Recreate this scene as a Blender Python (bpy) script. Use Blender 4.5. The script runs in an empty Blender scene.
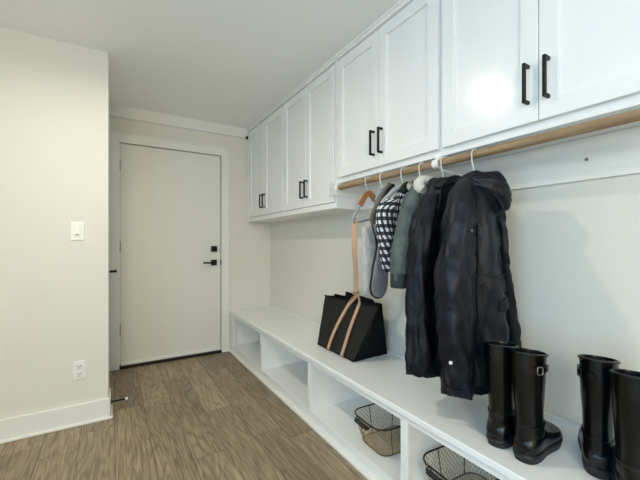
import bpy, bmesh, math, random
from math import sin, cos, pi, radians, sqrt, atan2
from mathutils import Vector, Matrix, noise
random.seed(7)
sc = bpy.context.scene
COL = sc.collection

# ------------------------------------------------------------------ camera
cam_d = bpy.data.cameras.new('camera')
cam_d.sensor_width = 36.0
cam_d.lens = 342.0 / 640.0 * 36.0
cam_d.shift_y = 3.0 / 640.0
cam_d.clip_start = 0.02
cam = bpy.data.objects.new('camera', cam_d)
COL.objects.link(cam)
cam.location = (0, 0, 1.17)
cam.rotation_euler = (pi / 2, 0, -math.atan2(209, 342))
sc.camera = cam

# ------------------------------------------------------------------ world, light, exposure
w = bpy.data.worlds.new('world'); sc.world = w; w.use_nodes = True
wn = w.node_tree.nodes['Background']
wn.inputs[0].default_value = (0.62, 0.80, 1.0, 1)
wn.inputs[1].default_value = 1.0

def area(name, loc, rot, sx, sy, power, col, spread=180, shape='RECTANGLE'):
    l = bpy.data.lights.new(name, 'AREA'); l.shape = shape; l.size = sx; l.size_y = sy
    l.energy = power; l.color = col; l.spread = radians(spread)
    o = bpy.data.objects.new(name, l); COL.objects.link(o); o.location = loc; o.rotation_euler = rot
    return o
# daylight through the large window in the left side wall (out of frame)
area('window_daylight', (-1.36, -.35, 1.35), (0, -pi / 2, 0), 1.7, 2.0, 27, (0.30, 0.66, 1.0))
# added fill light as a hanging globe, unseen, lifts the ceiling, and recessed lamps
FILL_GLOBE = (-.80, -2.0, 1.75)
gl_ = bpy.data.lights.new('globe_fill', 'POINT'); gl_.energy = 66; gl_.color = (1.0, .92, .76); gl_.shadow_soft_size = .17
go_ = bpy.data.objects.new('globe_fill', gl_); COL.objects.link(go_); go_.location = FILL_GLOBE
LAMPS = [(-0.10, 1.70)]
POW = [11]
for (lx, ly), pw in zip(LAMPS, POW):
    area('downlight_bulb', (lx, ly, 2.425), (0, 0, 0), 0.13, 0.13, pw, (1.0, 0.91, 0.76), 165, 'DISK')
sc.view_settings.view_transform = 'Standard'
sc.view_settings.look = 'None'
sc.view_settings.exposure = 0.37
sc.view_settings.gamma = 1
sc.view_settings.use_curve_mapping = False
sc.cycles.max_bounces = 14
sc.cycles.diffuse_bounces = 10

# ------------------------------------------------------------------ materials
def srgb(r, g, b):
    f = lambda c: (c / 255 / 12.92) if c / 255 <= .04045 else ((c / 255 + .055) / 1.055) ** 2.4
    return (f(r), f(g), f(b), 1)

def mat(name, col, rough=.5, metal=0, bump=None, var=None, spec=.5, sheen=0, coat=0):
    """bump=(scale, strength, distance); var=(scale, colour2, stretch)"""
    m = bpy.data.materials.new(name); m.use_nodes = True
    nt = m.node_tree; b = nt.nodes['Principled BSDF']
    b.inputs['Base Color'].default_value = col
    b.inputs['Roughness'].default_value = rough
    b.inputs['Metallic'].default_value = metal
    b.inputs['Specular IOR Level'].default_value = spec
    b.inputs['Sheen Weight'].default_value = sheen
    b.inputs['Coat Weight'].default_value = coat
    b.inputs['Coat Roughness'].default_value = .15
    tc = nt.nodes.new('ShaderNodeTexCoord')
    if bump:
        n = nt.nodes.new('ShaderNodeTexNoise'); n.inputs['Scale'].default_value = bump[0]
        n.inputs['Detail'].default_value = 4
        nt.links.new(tc.outputs['Object'], n.inputs['Vector'])
        bp = nt.nodes.new('ShaderNodeBump'); bp.inputs['Strength'].default_value = bump[1]
        bp.inputs['Distance'].default_value = bump[2]
        nt.links.new(n.outputs['Fac'], bp.inputs['Height'])
        nt.links.new(bp.outputs['Normal'], b.inputs['Normal'])
    if var:
        mp = nt.nodes.new('ShaderNodeMapping'); mp.inputs['Scale'].default_value = var[2]
        nt.links.new(tc.outputs['Object'], mp.inputs['Vector'])
        n2 = nt.nodes.new('ShaderNodeTexNoise'); n2.inputs['Scale'].default_value = var[0]
        n2.inputs['Detail'].default_value = 5
        nt.links.new(mp.outputs['Vector'], n2.inputs['Vector'])
        rp = nt.nodes.new('ShaderNodeValToRGB')
        rp.color_ramp.elements[0].position = .35; rp.color_ramp.elements[1].position = .68
        rp.color_ramp.elements[0].color = col; rp.color_ramp.elements[1].color = var[1]
        nt.links.new(n2.outputs['Fac'], rp.inputs['Fac'])
        nt.links.new(rp.outputs['Color'], b.inputs['Base Color'])
    return m

M = {}
M['wall'] = mat('wall_paint', srgb(224, 221, 212), .75, bump=(230, .35, .002))
M['ceil'] = mat('ceiling_paint', srgb(242, 243, 243), .85, bump=(160, .45, .003))
M['trim'] = mat('trim_paint', srgb(232, 231, 226), .4)
M['door'] = mat('door_paint', srgb(226, 225, 217), .5, bump=(60, .08, .001))
M['cab'] = mat('cabinet_paint', srgb(236, 236, 235), .23, bump=(25, .05, .001))
M['bench'] = mat('bench_paint', srgb(236, 237, 236), .32, bump=(30, .05, .001))
M['black_metal'] = mat('black_metal', srgb(22, 22, 23), .42, .6)
M['dark'] = mat('dark_rubber', srgb(30, 29, 28), .7)
M['steel'] = mat('steel', srgb(150, 150, 148), .35, 1)
M['bronze'] = mat('dark_bronze', srgb(36, 31, 25), .45, .4)
M['brass'] = mat('antique_wire', srgb(166, 142, 98), .4, .3)
M['plastic'] = mat('white_plastic', srgb(236, 235, 230), .35)
M['slot'] = mat('slot_dark', srgb(60, 58, 55), .6)
M['rod'] = mat('wood_rod', srgb(160, 134, 102), .5, var=(9, srgb(134, 108, 78), (6, .7, 6)), bump=(60, .1, .001))
M['boot'] = mat('boot_rubber', srgb(7, 7, 9), .27, spec=.4, bump=(7, .12, .004))
M['sole'] = mat('boot_sole', srgb(20, 20, 22), .5)
M['boot_in'] = mat('boot_lining', srgb(34, 34, 36), .9)
M['parka'] = mat('navy_black_nylon', srgb(10, 13, 24), .44, bump=(30, .6, .006), spec=.32)
M['jacket'] = mat('black_nylon', srgb(9, 11, 19), .5, bump=(26, .6, .006), spec=.28)
M['seam'] = mat('dark_seam', srgb(7, 7, 10), .7)
M['denim'] = mat('green_denim', srgb(62, 72, 71), .85, bump=(90, .5, .002), var=(22, srgb(98, 108, 104), (1, 1, .5)))
M['denim_dark'] = mat('green_denim_dark', srgb(44, 55, 55), .9)
M['sherpa'] = mat('cream_sherpa', srgb(214, 210, 200), .95, bump=(120, 1, .006))
M['leather'] = mat('brown_leather', srgb(126, 84, 50), .6)
M['tan'] = mat('tan_webbing', srgb(190, 158, 130), .75, bump=(300, .4, .001))
M['tan2'] = mat('tan_edge', srgb(110, 66, 38), .75)
M['tote'] = mat('black_canvas', srgb(28, 28, 26), .8, bump=(320, .6, .0015), var=(180, srgb(40, 40, 36), (1, 1, 1)), spec=.25)
M['tote2'] = mat('black_cotton', srgb(12, 12, 15), .85, bump=(60, .4, .003), spec=.2)
M['grey'] = mat('pale_grey_canvas', srgb(196, 194, 190), .9, bump=(140, .6, .003), var=(60, srgb(172, 171, 168), (1, 1, .4)))
M['grey2'] = mat('heather_grey', srgb(120, 120, 122), .9, bump=(200, .6, .002), var=(160, srgb(150, 150, 152), (1, 1, 1)))
M['pipe'] = mat('dark_piping', srgb(22, 24, 26), .7)
M['olive'] = mat('taupe_felt', srgb(112, 104, 90), .9)
M['hang_grey'] = mat('grey_hanger', srgb(158, 164, 170), .4)
M['hang_white'] = mat('white_hanger', srgb(205, 206, 204), .35)
M['hang_wood'] = mat('orange_wood', srgb(176, 116, 76), .5)
M['glow'] = mat('lamp_lens', (1, .9, .75, 1), .5)
_b = M['glow'].node_tree.nodes['Principled BSDF']
_b.inputs['Emission Color'].default_value = (1, .88, .7, 1); _b.inputs['Emission Strength'].default_value = 9
# window glass
g = bpy.data.materials.new('window_glass'); g.use_nodes = True; nt = g.node_tree
for n in list(nt.nodes):
    if n.type != 'OUTPUT_MATERIAL': nt.nodes.remove(n)
tr = nt.nodes.new('ShaderNodeBsdfTransparent'); gl = nt.nodes.new('ShaderNodeBsdfGlossy'); gl.inputs['Roughness'].default_value = .02
mx = nt.nodes.new('ShaderNodeMixShader'); mx.inputs[0].default_value = .06
nt.links.new(tr.outputs[0], mx.inputs[1]); nt.links.new(gl.outputs[0], mx.inputs[2])
nt.links.new(mx.outputs[0], [n for n in nt.nodes if n.type == 'OUTPUT_MATERIAL'][0].inputs[0])
M['glass'] = g

def floor_mat():
    m = bpy.data.materials.new('oak_vinyl_planks'); m.use_nodes = True
    nt = m.node_tree; N = nt.nodes; L = nt.links; b = N['Principled BSDF']
    def math_(op, a, c=None, v=None):
        n = N.new('ShaderNodeMath'); n.operation = op
        L.new(a, n.inputs[0])
        if c is not None: L.new(c, n.inputs[1])
        if v is not None: n.inputs[1].default_value = v
        return n.outputs[0]
    tc = N.new('ShaderNodeTexCoord'); sp = N.new('ShaderNodeSeparateXYZ'); L.new(tc.outputs['Object'], sp.inputs[0])
    x, y = sp.outputs[0], sp.outputs[1]
    W, LEN = .18, 1.22
    u = math_('DIVIDE', math_('ADD', x, v=5.02), v=W)
    iu = math_('FLOOR', u)
    wn_ = N.new('ShaderNodeTexWhiteNoise'); wn_.noise_dimensions = '1D'; L.new(iu, wn_.inputs['W'])
    yo = math_('ADD', math_('DIVIDE', y, v=LEN), math_('MULTIPLY', wn_.outputs['Value'], v=3.7))
    iv = math_('FLOOR', yo)
    cmb = N.new('ShaderNodeCombineXYZ'); L.new(iu, cmb.inputs[0]); L.new(iv, cmb.inputs[1])
    w2 = N.new('ShaderNodeTexWhiteNoise'); w2.noise_dimensions = '2D'; L.new(cmb.outputs[0], w2.inputs['Vector'])
    r = w2.outputs['Value']
    # seams
    fu = math_('FRACT', u); fv = math_('FRACT', yo)
    eu = math_('MINIMUM', fu, math_('SUBTRACT', N.new('ShaderNodeValue').outputs[0], fu)) if False else None
    du = math_('ABSOLUTE', math_('SUBTRACT', fu, v=.5)); dv = math_('ABSOLUTE', math_('SUBTRACT', fv, v=.5))
    su = math_('GREATER_THAN', du, v=.5 - .0018 / W); sv = math_('GREATER_THAN', dv, v=.5 - .0018 / LEN)
    seam = math_('MAXIMUM', su, sv)
    # grain coordinates, shifted per plank
    c2 = N.new('ShaderNodeCombineXYZ')
    L.new(math_('ADD', x, math_('MULTIPLY', r, v=7.0)), c2.inputs[0])
    L.new(math_('ADD', y, math_('MULTIPLY', r, v=31.0)), c2.inputs[1])
    mp = N.new('ShaderNodeMapping'); mp.inputs['Scale'].default_value = (1, .055, 1); L.new(c2.outputs[0], mp.inputs[0])
    n1 = N.new('ShaderNodeTexNoise'); n1.inputs['Scale'].default_value = 75; n1.inputs['Detail'].default_value = 6
    n1.inputs['Roughness'].default_value = .65; L.new(mp.outputs[0], n1.inputs['Vector'])
    # cathedral grain: contour bands of a smooth stretched noise
    n2 = N.new('ShaderNodeTexNoise'); n2.inputs['Scale'].default_value = 11; n2.inputs['Detail'].default_value = 1.5
    n2.inputs['Distortion'].default_value = .15
    mp2 = N.new('ShaderNodeMapping'); mp2.inputs['Scale'].default_value = (1, .10, 1); L.new(c2.outputs[0], mp2.inputs[0])
    L.new(mp2.outputs[0], n2.inputs['Vector'])
    band = math_('SINE', math_('MULTIPLY', n2.outputs['Fac'], v=80.0))
    band = math_('POWER', math_('ADD', math_('MULTIPLY', band, v=.5), v=.5), v=2.2)
    rp = N.new('ShaderNodeValToRGB'); e = rp.color_ramp.elements
    e[0].position = .28; e[0].color = srgb(128, 111, 86); e[1].position = .72; e[1].color = srgb(194, 176, 146)
    L.new(n1.outputs['Fac'], rp.inputs[0])
    def mix(kind, fac, a, bcol):
        n = N.new('ShaderNodeMix'); n.data_type = 'RGBA'; n.blend_type = kind
        if isinstance(fac, (int, float)): n.inputs[0].default_value = fac
        else: L.new(fac, n.inputs[0])
        L.new(a, n.inputs[6])
        if isinstance(bcol, tuple): n.inputs[7].default_value = bcol
        else: L.new(bcol, n.inputs[7])
        return n.outputs[2]
    c = mix('MULTIPLY', math_('MULTIPLY', band, v=.34), rp.outputs[0], srgb(104, 88, 66))
    tone = N.new('ShaderNodeValToRGB'); tone.color_ramp.elements[0].color = (.62, .61, .59, 1); tone.color_ramp.elements[1].color = (1.0, 1.0, 1.0, 1)
    L.new(r, tone.inputs[0])
    c = mix('MULTIPLY', .85, c, tone.outputs[0])
    n3 = N.new('ShaderNodeTexNoise'); n3.inputs['Scale'].default_value = 3.5; n3.inputs['Detail'].default_value = 3
    L.new(mp2.outputs[0], n3.inputs['Vector'])
    rp3 = N.new('ShaderNodeValToRGB'); rp3.color_ramp.elements[0].position = .35; rp3.color_ramp.elements[1].position = .6
    rp3.color_ramp.elements[0].color = (.72, .72, .72, 1)
    L.new(n3.outputs['Fac'], rp3.inputs[0])
    c = mix('MULTIPLY', .7, c, rp3.outputs[0])
    c = mix('MIX', math_('MULTIPLY', seam, v=.75), c, srgb(58, 48, 36))
    L.new(c, b.inputs['Base Color'])
    b.inputs['Roughness'].default_value = .42; b.inputs['Specular IOR Level'].default_value = .4
    bp = N.new('ShaderNodeBump'); bp.inputs['Strength'].default_value = .25; bp.inputs['Distance'].default_value = .002
    L.new(n1.outputs['Fac'], bp.inputs['Height']); L.new(bp.outputs[0], b.inputs['Normal'])
    return m
M['floor'] = floor_mat()

def plaid_mat():
    m = bpy.data.materials.new('buffalo_plaid'); m.use_nodes = True
    nt = m.node_tree; N = nt.nodes; L = nt.links; b = N['Principled BSDF']
    uv = N.new('ShaderNodeUVMap'); uv.uv_map = 'UVMap'
    sp = N.new('ShaderNodeSeparateXYZ'); L.new(uv.outputs[0], sp.inputs[0])
    def st(s):
        d = N.new('ShaderNodeMath'); d.operation = 'DIVIDE'; L.new(s, d.inputs[0]); d.inputs[1].default_value = .037
        f = N.new('ShaderNodeMath'); f.operation = 'FRACT'; L.new(d.outputs[0], f.inputs[0])
        g_ = N.new('ShaderNodeMath'); g_.operation = 'GREATER_THAN'; L.new(f.outputs[0], g_.inputs[0]); g_.inputs[1].default_value = .5
        return g_.outputs[0]
    a = N.new('ShaderNodeMath'); a.operation = 'ADD'; L.new(st(sp.outputs[0]), a.inputs[0]); L.new(st(sp.outputs[1]), a.inputs[1])
    h = N.new('ShaderNodeMath'); h.operation = 'MULTIPLY'; L.new(a.outputs[0], h.inputs[0]); h.inputs[1].default_value = .5
    r = N.new('ShaderNodeValToRGB'); r.color_ramp.interpolation = 'CONSTANT'
    r.color_ramp.elements[0].color = srgb(20, 21, 26); r.color_ramp.elements[1].position = .75; r.color_ramp.elements[1].color = srgb(222, 222, 222)
    e = r.color_ramp.elements.new(.3); e.color = srgb(62, 63, 70)
    L.new(h.outputs[0], r.inputs[0]); L.new(r.outputs[0], b.inputs['Base Color'])
    b.inputs['Roughness'].default_value = .9
    return m
M['plaid'] = plaid_mat()

# ------------------------------------------------------------------ helpers
def BM():
    bm = bmesh.new(); bm.loops.layers.uv.new('UVMap'); return bm

def box(bm, lo, hi, bev=0.0, seg=2):
    lo = Vector(lo); hi = Vector(hi)
    r = bmesh.ops.create_cube(bm, size=1, matrix=Matrix.Translation((lo + hi) / 2) @ Matrix.Diagonal((*(hi - lo), 1)))
    if bev:
        es = set()
        for v in r['verts']:
            for e in v.link_edges: es.add(e)
        bmesh.ops.bevel(bm, geom=list(es), offset=bev, segments=seg, affect='EDGES', profile=.5)

def cyl(bm, p0, p1, r, seg=20, r2=None):
    p0 = Vector(p0); p1 = Vector(p1); d = p1 - p0
    m = Matrix.Translation((p0 + p1) / 2) @ d.to_track_quat('Z', 'Y').to_matrix().to_4x4()
    bmesh.ops.create_cone(bm, cap_ends=True, segments=seg, radius1=r, radius2=r if r2 is None else r2, depth=d.length, matrix=m)

def loft(bm, rings, cap0=True, cap1=True, closed=True, uvs=None):
    """rings: lists of points of equal length; uvs: same layout, metres"""
    vr = [[bm.verts.new(p) for p in ring] for ring in rings]
    uvl = bm.loops.layers.uv.verify(); n = len(rings[0])
    for i in range(len(vr) - 1):
        for j in range(n if closed else n - 1):
            k = (j + 1) % n
            f = bm.faces.new((vr[i][j], vr[i][k], vr[i + 1][k], vr[i + 1][j]))
            if uvs:
                uk = uvs[i][j][0] + (uvs[i][1][0] - uvs[i][0][0])
                for lp, uv in zip(f.loops, (uvs[i][j], (uk, uvs[i][j][1]), (uk, uvs[i + 1][j][1]), (uvs[i][j][0], uvs[i + 1][j][1]))):
                    lp[uvl].uv = uv
    if cap0 and closed: bm.faces.new(list(reversed(vr[0])))
    if cap1 and closed: bm.faces.new(vr[-1])
    return vr

def tube(bm, pts, rad, sides=8, closed=False, flat=None, up=None, cap=True):
    """sweep along pts; rad number or list; flat=(w,h) half sizes for a ribbon section"""
    pts = [Vector(p) for p in pts]; n = len(pts); rings = []; nrm = None
    for i in range(n):
        if closed: t = pts[(i + 1) % n] - pts[i - 1]
        else: t = pts[min(i + 1, n - 1)] - pts[max(i - 1, 0)]
        t.normalize()
        if nrm is None:
            ref = Vector(up) if up else (Vector((0, 0, 1)) if abs(t.z) < .9 else Vector((1, 0, 0)))
        elif up: ref = Vector(up)
        else: ref = nrm
        nrm = ref - t * ref.dot(t)
        if nrm.length < 1e-6: nrm = t.orthogonal()
        nrm.normalize(); bi = t.cross(nrm)
        r = rad[i] if isinstance(rad, (list, tuple)) else rad
        if flat:
            hw, hh = flat; q = []
            for a, c in ((1, 1), (-1, 1), (-1, -1), (1, -1)): q.append(pts[i] + bi * hw * a + nrm * hh * c)
            rings.append(q)
        else:
            rings.append([pts[i] + (nrm * cos(2 * pi * k / sides) + bi * sin(2 * pi * k / sides)) * r for k in range(sides)])
    if closed: rings.append(rings[0]); 
    loft(bm, rings, cap and not closed, cap and not closed)

def spline(pts, n=8):
    """Catmull-Rom through pts (each any dimension)"""
    out = []; P_ = [tuple(p) for p in pts]; P_ = [P_[0]] + P_ + [P_[-1]]
    for i in range(1, len(P_) - 2):
        for k in range(n):
            t = k / n
            out.append(tuple(.5 * (2 * b + (c - a) * t + (2 * a - 5 * b + 4 * c - d) * t * t + (-a + 3 * b - 3 * c + d) * t ** 3)
                             for a, b, c, d in zip(P_[i - 1], P_[i], P_[i + 1], P_[i + 2])))
    out.append(P_[-2]); return out

def obj(name, bm, m, parent=None, smooth=False, world=False, label=None, kind=None, weld=True):
    if weld: bmesh.ops.remove_doubles(bm, verts=bm.verts, dist=1e-6)
    bmesh.ops.recalc_face_normals(bm, faces=bm.faces)
    if world and parent is not None: bmesh.ops.translate(bm, verts=bm.verts, vec=-parent.location)
    me = bpy.data.meshes.new(name); bm.to_mesh(me); bm.free()
    for mm in (m if isinstance(m, (list, tuple)) else [m]): me.materials.append(mm)
    if smooth:
        me.polygons.foreach_set('use_smooth', [True] * len(me.polygons))
        try: me.set_sharp_from_angle(angle=radians(smooth if smooth is not True else 50))
        except Exception: pass
    o = bpy.data.objects.new(name, me); COL.objects.link(o)
    if parent is not None: o.parent = parent
    if label: o['label'] = label
    if kind: o['kind'] = kind
    return o

def tag(o, label, cat, group=None):
    o['label'] = label; o['category'] = cat
    if group: o['group'] = group
    return o

def thing(name, label, cat, loc=(0, 0, 0), rz=0, group=None):
    o = bpy.data.objects.new(name, None); COL.objects.link(o); o.empty_display_size = .05
    o.location = loc; o.rotation_euler = (0, 0, rz)
    return tag(o, label, cat, group)

def kids(o): return [c for c in bpy.data.objects if c.parent == o]
def dup(root, loc, rz, label, group=None):
    r = root.copy(); COL.objects.link(r); r.location = loc; r.rotation_euler = (0, 0, rz); r['label'] = label
    if group: r['group'] = group
    for ch in kids(root):
        c = ch.copy(); COL.objects.link(c); c.parent = r
        for g_ in kids(ch):
            d = g_.copy(); COL.objects.link(d); d.parent = c
    return r

def struct(name, bm, m, parent=None, **k):
    return obj(name, bm, m, parent, kind=None if parent is not None else 'structure', **k)

# ------------------------------------------------------------------ room shell
XW, YD, H = 1.571, 3.68, 2.44       # right wall face, door wall face, ceiling
XL, YB = -1.4, -3.0
YP, XP = 2.69, -0.015               # left partition face, its corner
bm = BM(); box(bm, (XL - .1, YB - .1, -.1), (XW + .12, YD + .12, 0)); struct('floor', bm, M['floor'])
bm = BM(); box(bm, (XL - .1, YB - .1, H), (XW + .12, YD + .12, H + .1)); struct('ceiling', bm, M['ceil'])
bm = BM(); box(bm, (XW, YB - .1, 0), (XW + .12, YD + .12, H)); struct('wall_right', bm, M['wall'])
# far wall with the door opening
DX0, DX1, DZ = .066, 1.009, 2.105
bm = BM()
box(bm, (XP, YD, 0), (DX0, YD + .12, H)); box(bm, (DX1, YD, 0), (XW, YD + .12, H)); box(bm, (DX0, YD, DZ), (DX1, YD + .12, H))
struct('wall_back', bm, M['wall'])
# partition on the left with a return running to the far wall (side door in it)
SY0, SY1, SZ = 2.95, 3.60, 2.06
bm = BM()
box(bm, (XL - .1, YP, 0), (XP, YP + .11, H)); box(bm, (XP - .1, YP + .11, 0), (XP, SY0, H))
box(bm, (XP - .1, SY1, 0), (XP, YD + .12, H)); box(bm, (XP - .1, SY0, SZ), (XP, SY1, H))
struct('wall_partition', bm, M['wall'])
# left side wall with a window, plain wall behind the camera
WY0, WY1, WZ0, WZ1 = -1.35, .65, .5, 2.2
bm = BM()
box(bm, (XL - .1, YB - .1, 0), (XL, WY0, H)); box(bm, (XL - .1, WY1, 0), (XL, YP, H))
box(bm, (XL - .1, WY0, 0), (XL, WY1, WZ0)); box(bm, (XL - .1, WY0, WZ1), (XL, WY1, H))
struct('wall_left', bm, M['wall'])
bm = BM(); box(bm, (XL, YB - .1, 0), (XW, YB, H)); struct('wall_front', bm, M['wall'])
wf = bpy.data.objects.new('window_1', None); COL.objects.link(wf); wf['kind'] = 'structure'
bm = BM()
for a, b_ in (((WY0, WZ0), (WY0 + .05, WZ1)), ((WY1 - .05, WZ0), (WY1, WZ1)), ((WY0, WZ0), (WY1, WZ0 + .05)), ((WY0, WZ1 - .05), (WY1, WZ1)), ((-.37, WZ0), (-.33, WZ1))):
    box(bm, (XL - .09, a[0], a[1]), (XL - .03, b_[0], b_[1]), .004)
obj('window_frame', bm, M['trim'], wf)
bm = BM(); box(bm, (XL - .065, WY0, WZ0), (XL - .058, WY1, WZ1)); obj('window_pane', bm, M['glass'], wf)

# far door
door = bpy.data.objects.new('door_1', None); COL.objects.link(door); door.location = (DX0, YD, 0); door['kind'] = 'structure'
bm = BM(); box(bm, (.075, YD + .004, .045), (1.001, YD + .044, 2.097), .002); obj('door_slab', bm, M['door'], door, world=True)
bm = BM(); box(bm, (.078, YD - .014, .030), (.998, YD + .006, .058), .004)
obj('door_sweep', bm, M['plastic'], door, world=True)
bm = BM(); box(bm, (DX0, YD - .020, 0), (DX1, YD + .1, .026), .004); obj('threshold', bm, M['bronze'], door, world=True)
bm = BM(); box(bm, (DX0, YD + .05, .02), (DX0 + .012, YD + .11, DZ)); box(bm, (DX1 - .012, YD + .05, .02), (DX1, YD + .11, DZ)); box(bm, (DX0, YD + .05, DZ - .012), (DX1, YD + .11, DZ))
obj('door_jamb', bm, M['trim'], door, world=True)
bm = BM(); box(bm, (.902, YD - .022, 1.078), (.960, YD + .006, 1.138), .003); cyl(bm, (.931, YD - .028, 1.108), (.931, YD - .02, 1.108), .014)
obj('deadbolt', bm, M['black_metal'], door, world=True)
bm = BM(); box(bm, (.902, YD - .012, .934), (.960, YD + .006, .994), .003); cyl(bm, (.931, YD - .05, .964), (.931, YD - .01, .964), .011)
box(bm, (.810, YD - .058, .956), (.942, YD - .042, .972), .004); obj('door_handle', bm, M['black_metal'], door, world=True)
bm = BM(); box(bm, (.999, YD - .006, .94), (1.013, YD + .006, .988), .001); obj('latch_plate', bm, M['black_metal'], door, world=True)
for z in (1.895, 1.14, .36):
    bm = BM(); cyl(bm, (.070, YD - .004, z - .05), (.070, YD - .004, z + .05), .0065, 12); obj('hinge', bm, M['steel'], door, world=True, smooth=True)
# casing
bm = BM()
for lo, hi in (((XP + .001, 0), (.068, 2.19)), ((1.008, 0), (1.092, 2.19)), ((.068, 2.104), (1.008, 2.19))):
    box(bm, (lo[0], YD - .016, lo[1]), (hi[0], YD, hi[1]), .002)
box(bm, (1.078, YD - .021, 0), (1.094, YD, 2.196), .003); box(bm, (XP + .001, YD - .021, 2.176), (1.094, YD, 2.194), .003)
struct('trim_1', bm, M['trim'])
# head trim under the ceiling on the far wall
bm = BM(); box(bm, (XP, YD - .018, 2.345), (1.297, YD, H), .002); box(bm, (XP, YD - .026, 2.334), (1.297, YD, 2.347), .003)
struct('trim_2', bm, M['trim'])
bm = BM(); box(bm, (XP, YD - .028, 2.3295), (1.285, YD - .001, 2.3335), .001); struct('trim_3', bm, M['plastic'])
bm = BM(); box(bm, (1.268, YD - .05, 2.318), (1.292, YD - .027, 2.345), .003)
tag(obj('rail_bracket', bm, M['black_metal']), 'small black bracket at the top trim beside the far end of the cabinets', 'bracket')
# side door in the return wall
sd = bpy.data.objects.new('door_2', None); COL.objects.link(sd); sd.location = (XP, SY0, 0); sd['kind'] = 'structure'
bm = BM(); box(bm, (XP - .05, SY0 + .006, .01), (XP - .012, SY1 - .006, SZ - .006), .002); obj('door_slab', bm, M['door'], sd, world=True)
bm = BM(); cyl(bm, (XP - .012, 3.02, .955), (XP - .006, 3.02, .955), .028); cyl(bm, (XP - .01, 3.02, .955), (XP + .05, 3.02, .955), .009)
box(bm, (XP + .038, 3.01, .947), (XP + .053, 3.13, .963), .004); obj('door_handle', bm, M['black_metal'], sd, world=True)
bm = BM()
for lo, hi in (((2.87, 0), (SY0, 2.14)), ((SY1, 0), (3.655, 2.14)), ((SY0, SZ), (SY1, 2.14))):
    box(bm, (XP, lo[0], lo[1]), (XP + .004, hi[0], hi[1]), .001)
struct('trim_4', bm, M['trim'])
# baseboards
def baseboard(name, segs):
    bm = BM()
    for lo, hi, d in segs:
        box(bm, (lo[0], lo[1], 0), (hi[0], hi[1], .135), .003)
        box(bm, (lo[0] - d[0], lo[1] - d[1], 0), (hi[0] + d[2], hi[1], .018), .005)
    struct(name, bm, M['trim'])
baseboard('baseboard_left', [((XL, YP - .016), (XP + .014, YP), (0, .012, .012)), ((XP, YP - .016), (XP + .014, 2.868), (0, 0, .010))])
bm = BM(); box(bm, (XL, YB, 0), (XL + .015, YP - .016, .135), .003); struct('baseboard_side', bm, M['trim'])
bm = BM(); box(bm, (XL + .02, YB, 0), (XW, YB + .015, .135), .003); struct('baseboard_front', bm, M['trim'])
bm = BM(); box(bm, (XW - .015, YB + .02, 0), (XW, .19, .135), .003); struct('baseboard_right', bm, M['trim'])

# door stop
t = thing('door_stop', 'thin black door stop with a white tip low beside the wall corner', 'door stop', (XP + .014, 2.84, .045))
bm = BM(); cyl(bm, (0, 0, 0), (.006, 0, 0), .014); cyl(bm, (.005, 0, 0), (.088, 0, 0), .006); obj('shaft', bm, M['black_metal'], t, smooth=True)
bm = BM(); cyl(bm, (.088, 0, 0), (.104, 0, 0), .009); obj('tip', bm, M['plastic'], t, smooth=True, label='white rubber tip')

# light switch, outlet, blank plate
t = thing('light_switch', 'white rocker light switch plate on the left wall', 'light switch', (-.184, YP, 1.247))
bm = BM(); box(bm, (-.036, -.006, -.060), (.036, 0, .060), .003); obj('cover_plate', bm, M['plastic'], t)
bm = BM(); box(bm, (-.016, -.011, -.033), (.016, -.005, .033), .002); obj('rocker', bm, M['plastic'], t)
bm = BM(); box(bm, (-.010, -.0125, -.026), (.010, -.0105, -.021)); obj('indicator_slot', bm, M['slot'], t, label='small dark slot')
t = thing('power_outlet', 'white double power outlet low on the left wall', 'outlet', (-.173, YP, .352))
bm = BM(); box(bm, (-.036, -.006, -.060), (.036, 0, .060), .003); obj('cover_plate', bm, M['plastic'], t)
for s in (-1, 1):
    bm = BM(); box(bm, (-.017, -.010, s * .024 - .016), (.017, -.005, s * .024 + .016), .004); o = obj('socket', bm, M['plastic'], t)
    bm = BM()
    for sx in (-1, 1): box(bm, (sx * .0075 - .0018, -.0112, s * .024 - .001), (sx * .0075 + .0018, -.0098, s * .024 + .010))
    cyl(bm, (0, -.0112, s * .024 - .008), (0, -.0098, s * .024 - .008), .003, 10)
    p = obj('slots', bm, M['slot'], o, label='dark plug slots')
t = thing('wall_plate', 'small blank square plate on the far wall right of the door', 'wall plate', (1.214, YD, 1.236))
bm = BM(); box(bm, (-.034, -.005, -.034), (.034, 0, .034), .003); obj('cover_plate', bm, M['wall'], t)
bm = BM(); cyl(bm, (0, -.007, .0), (0, -.004, .0), .005, 10); obj('screw', bm, M['steel'], t)

# ceiling downlights (outside the frame)
proto = None
for i, (lx, ly) in enumerate(LAMPS):
    if proto is None:
        t = thing('downlight', 'round recessed downlight in the ceiling', 'ceiling light', (lx, ly, H)); proto = t
        bm = BM(); tube(bm, [(cos(a) * .085, sin(a) * .085, -.003) for a in [k * pi / 16 for k in range(32)]], .006, 8, True); obj('trim_ring', bm, M['plastic'], t, smooth=True)
        bm = BM(); cyl(bm, (0, 0, -.006), (0, 0, 0), .08, 32); obj('lens', bm, M['glow'], t)
    else: dup(proto, (lx, ly, H), 0, 'round recessed downlight in the ceiling')

t = thing('added_globe', 'added fill globe hanging from the ceiling, out of view', 'ceiling light', FILL_GLOBE)  # added fitting for the fill light, unseen behind the camera
bm = BM(); cyl(bm, (0, 0, .14), (0, 0, H - FILL_GLOBE[2] - .001), .008); cyl(bm, (0, 0, H - FILL_GLOBE[2] - .02), (0, 0, H - FILL_GLOBE[2] - .001), .06, 24); obj('stem', bm, M['black_metal'], t, smooth=40)
bm = BM(); tube(bm, [(cos(a) * .07, sin(a) * .07, .125) for a in [k * pi / 12 for k in range(24)]], .012, 8, True); obj('collar', bm, M['black_metal'], t, smooth=True)

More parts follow.
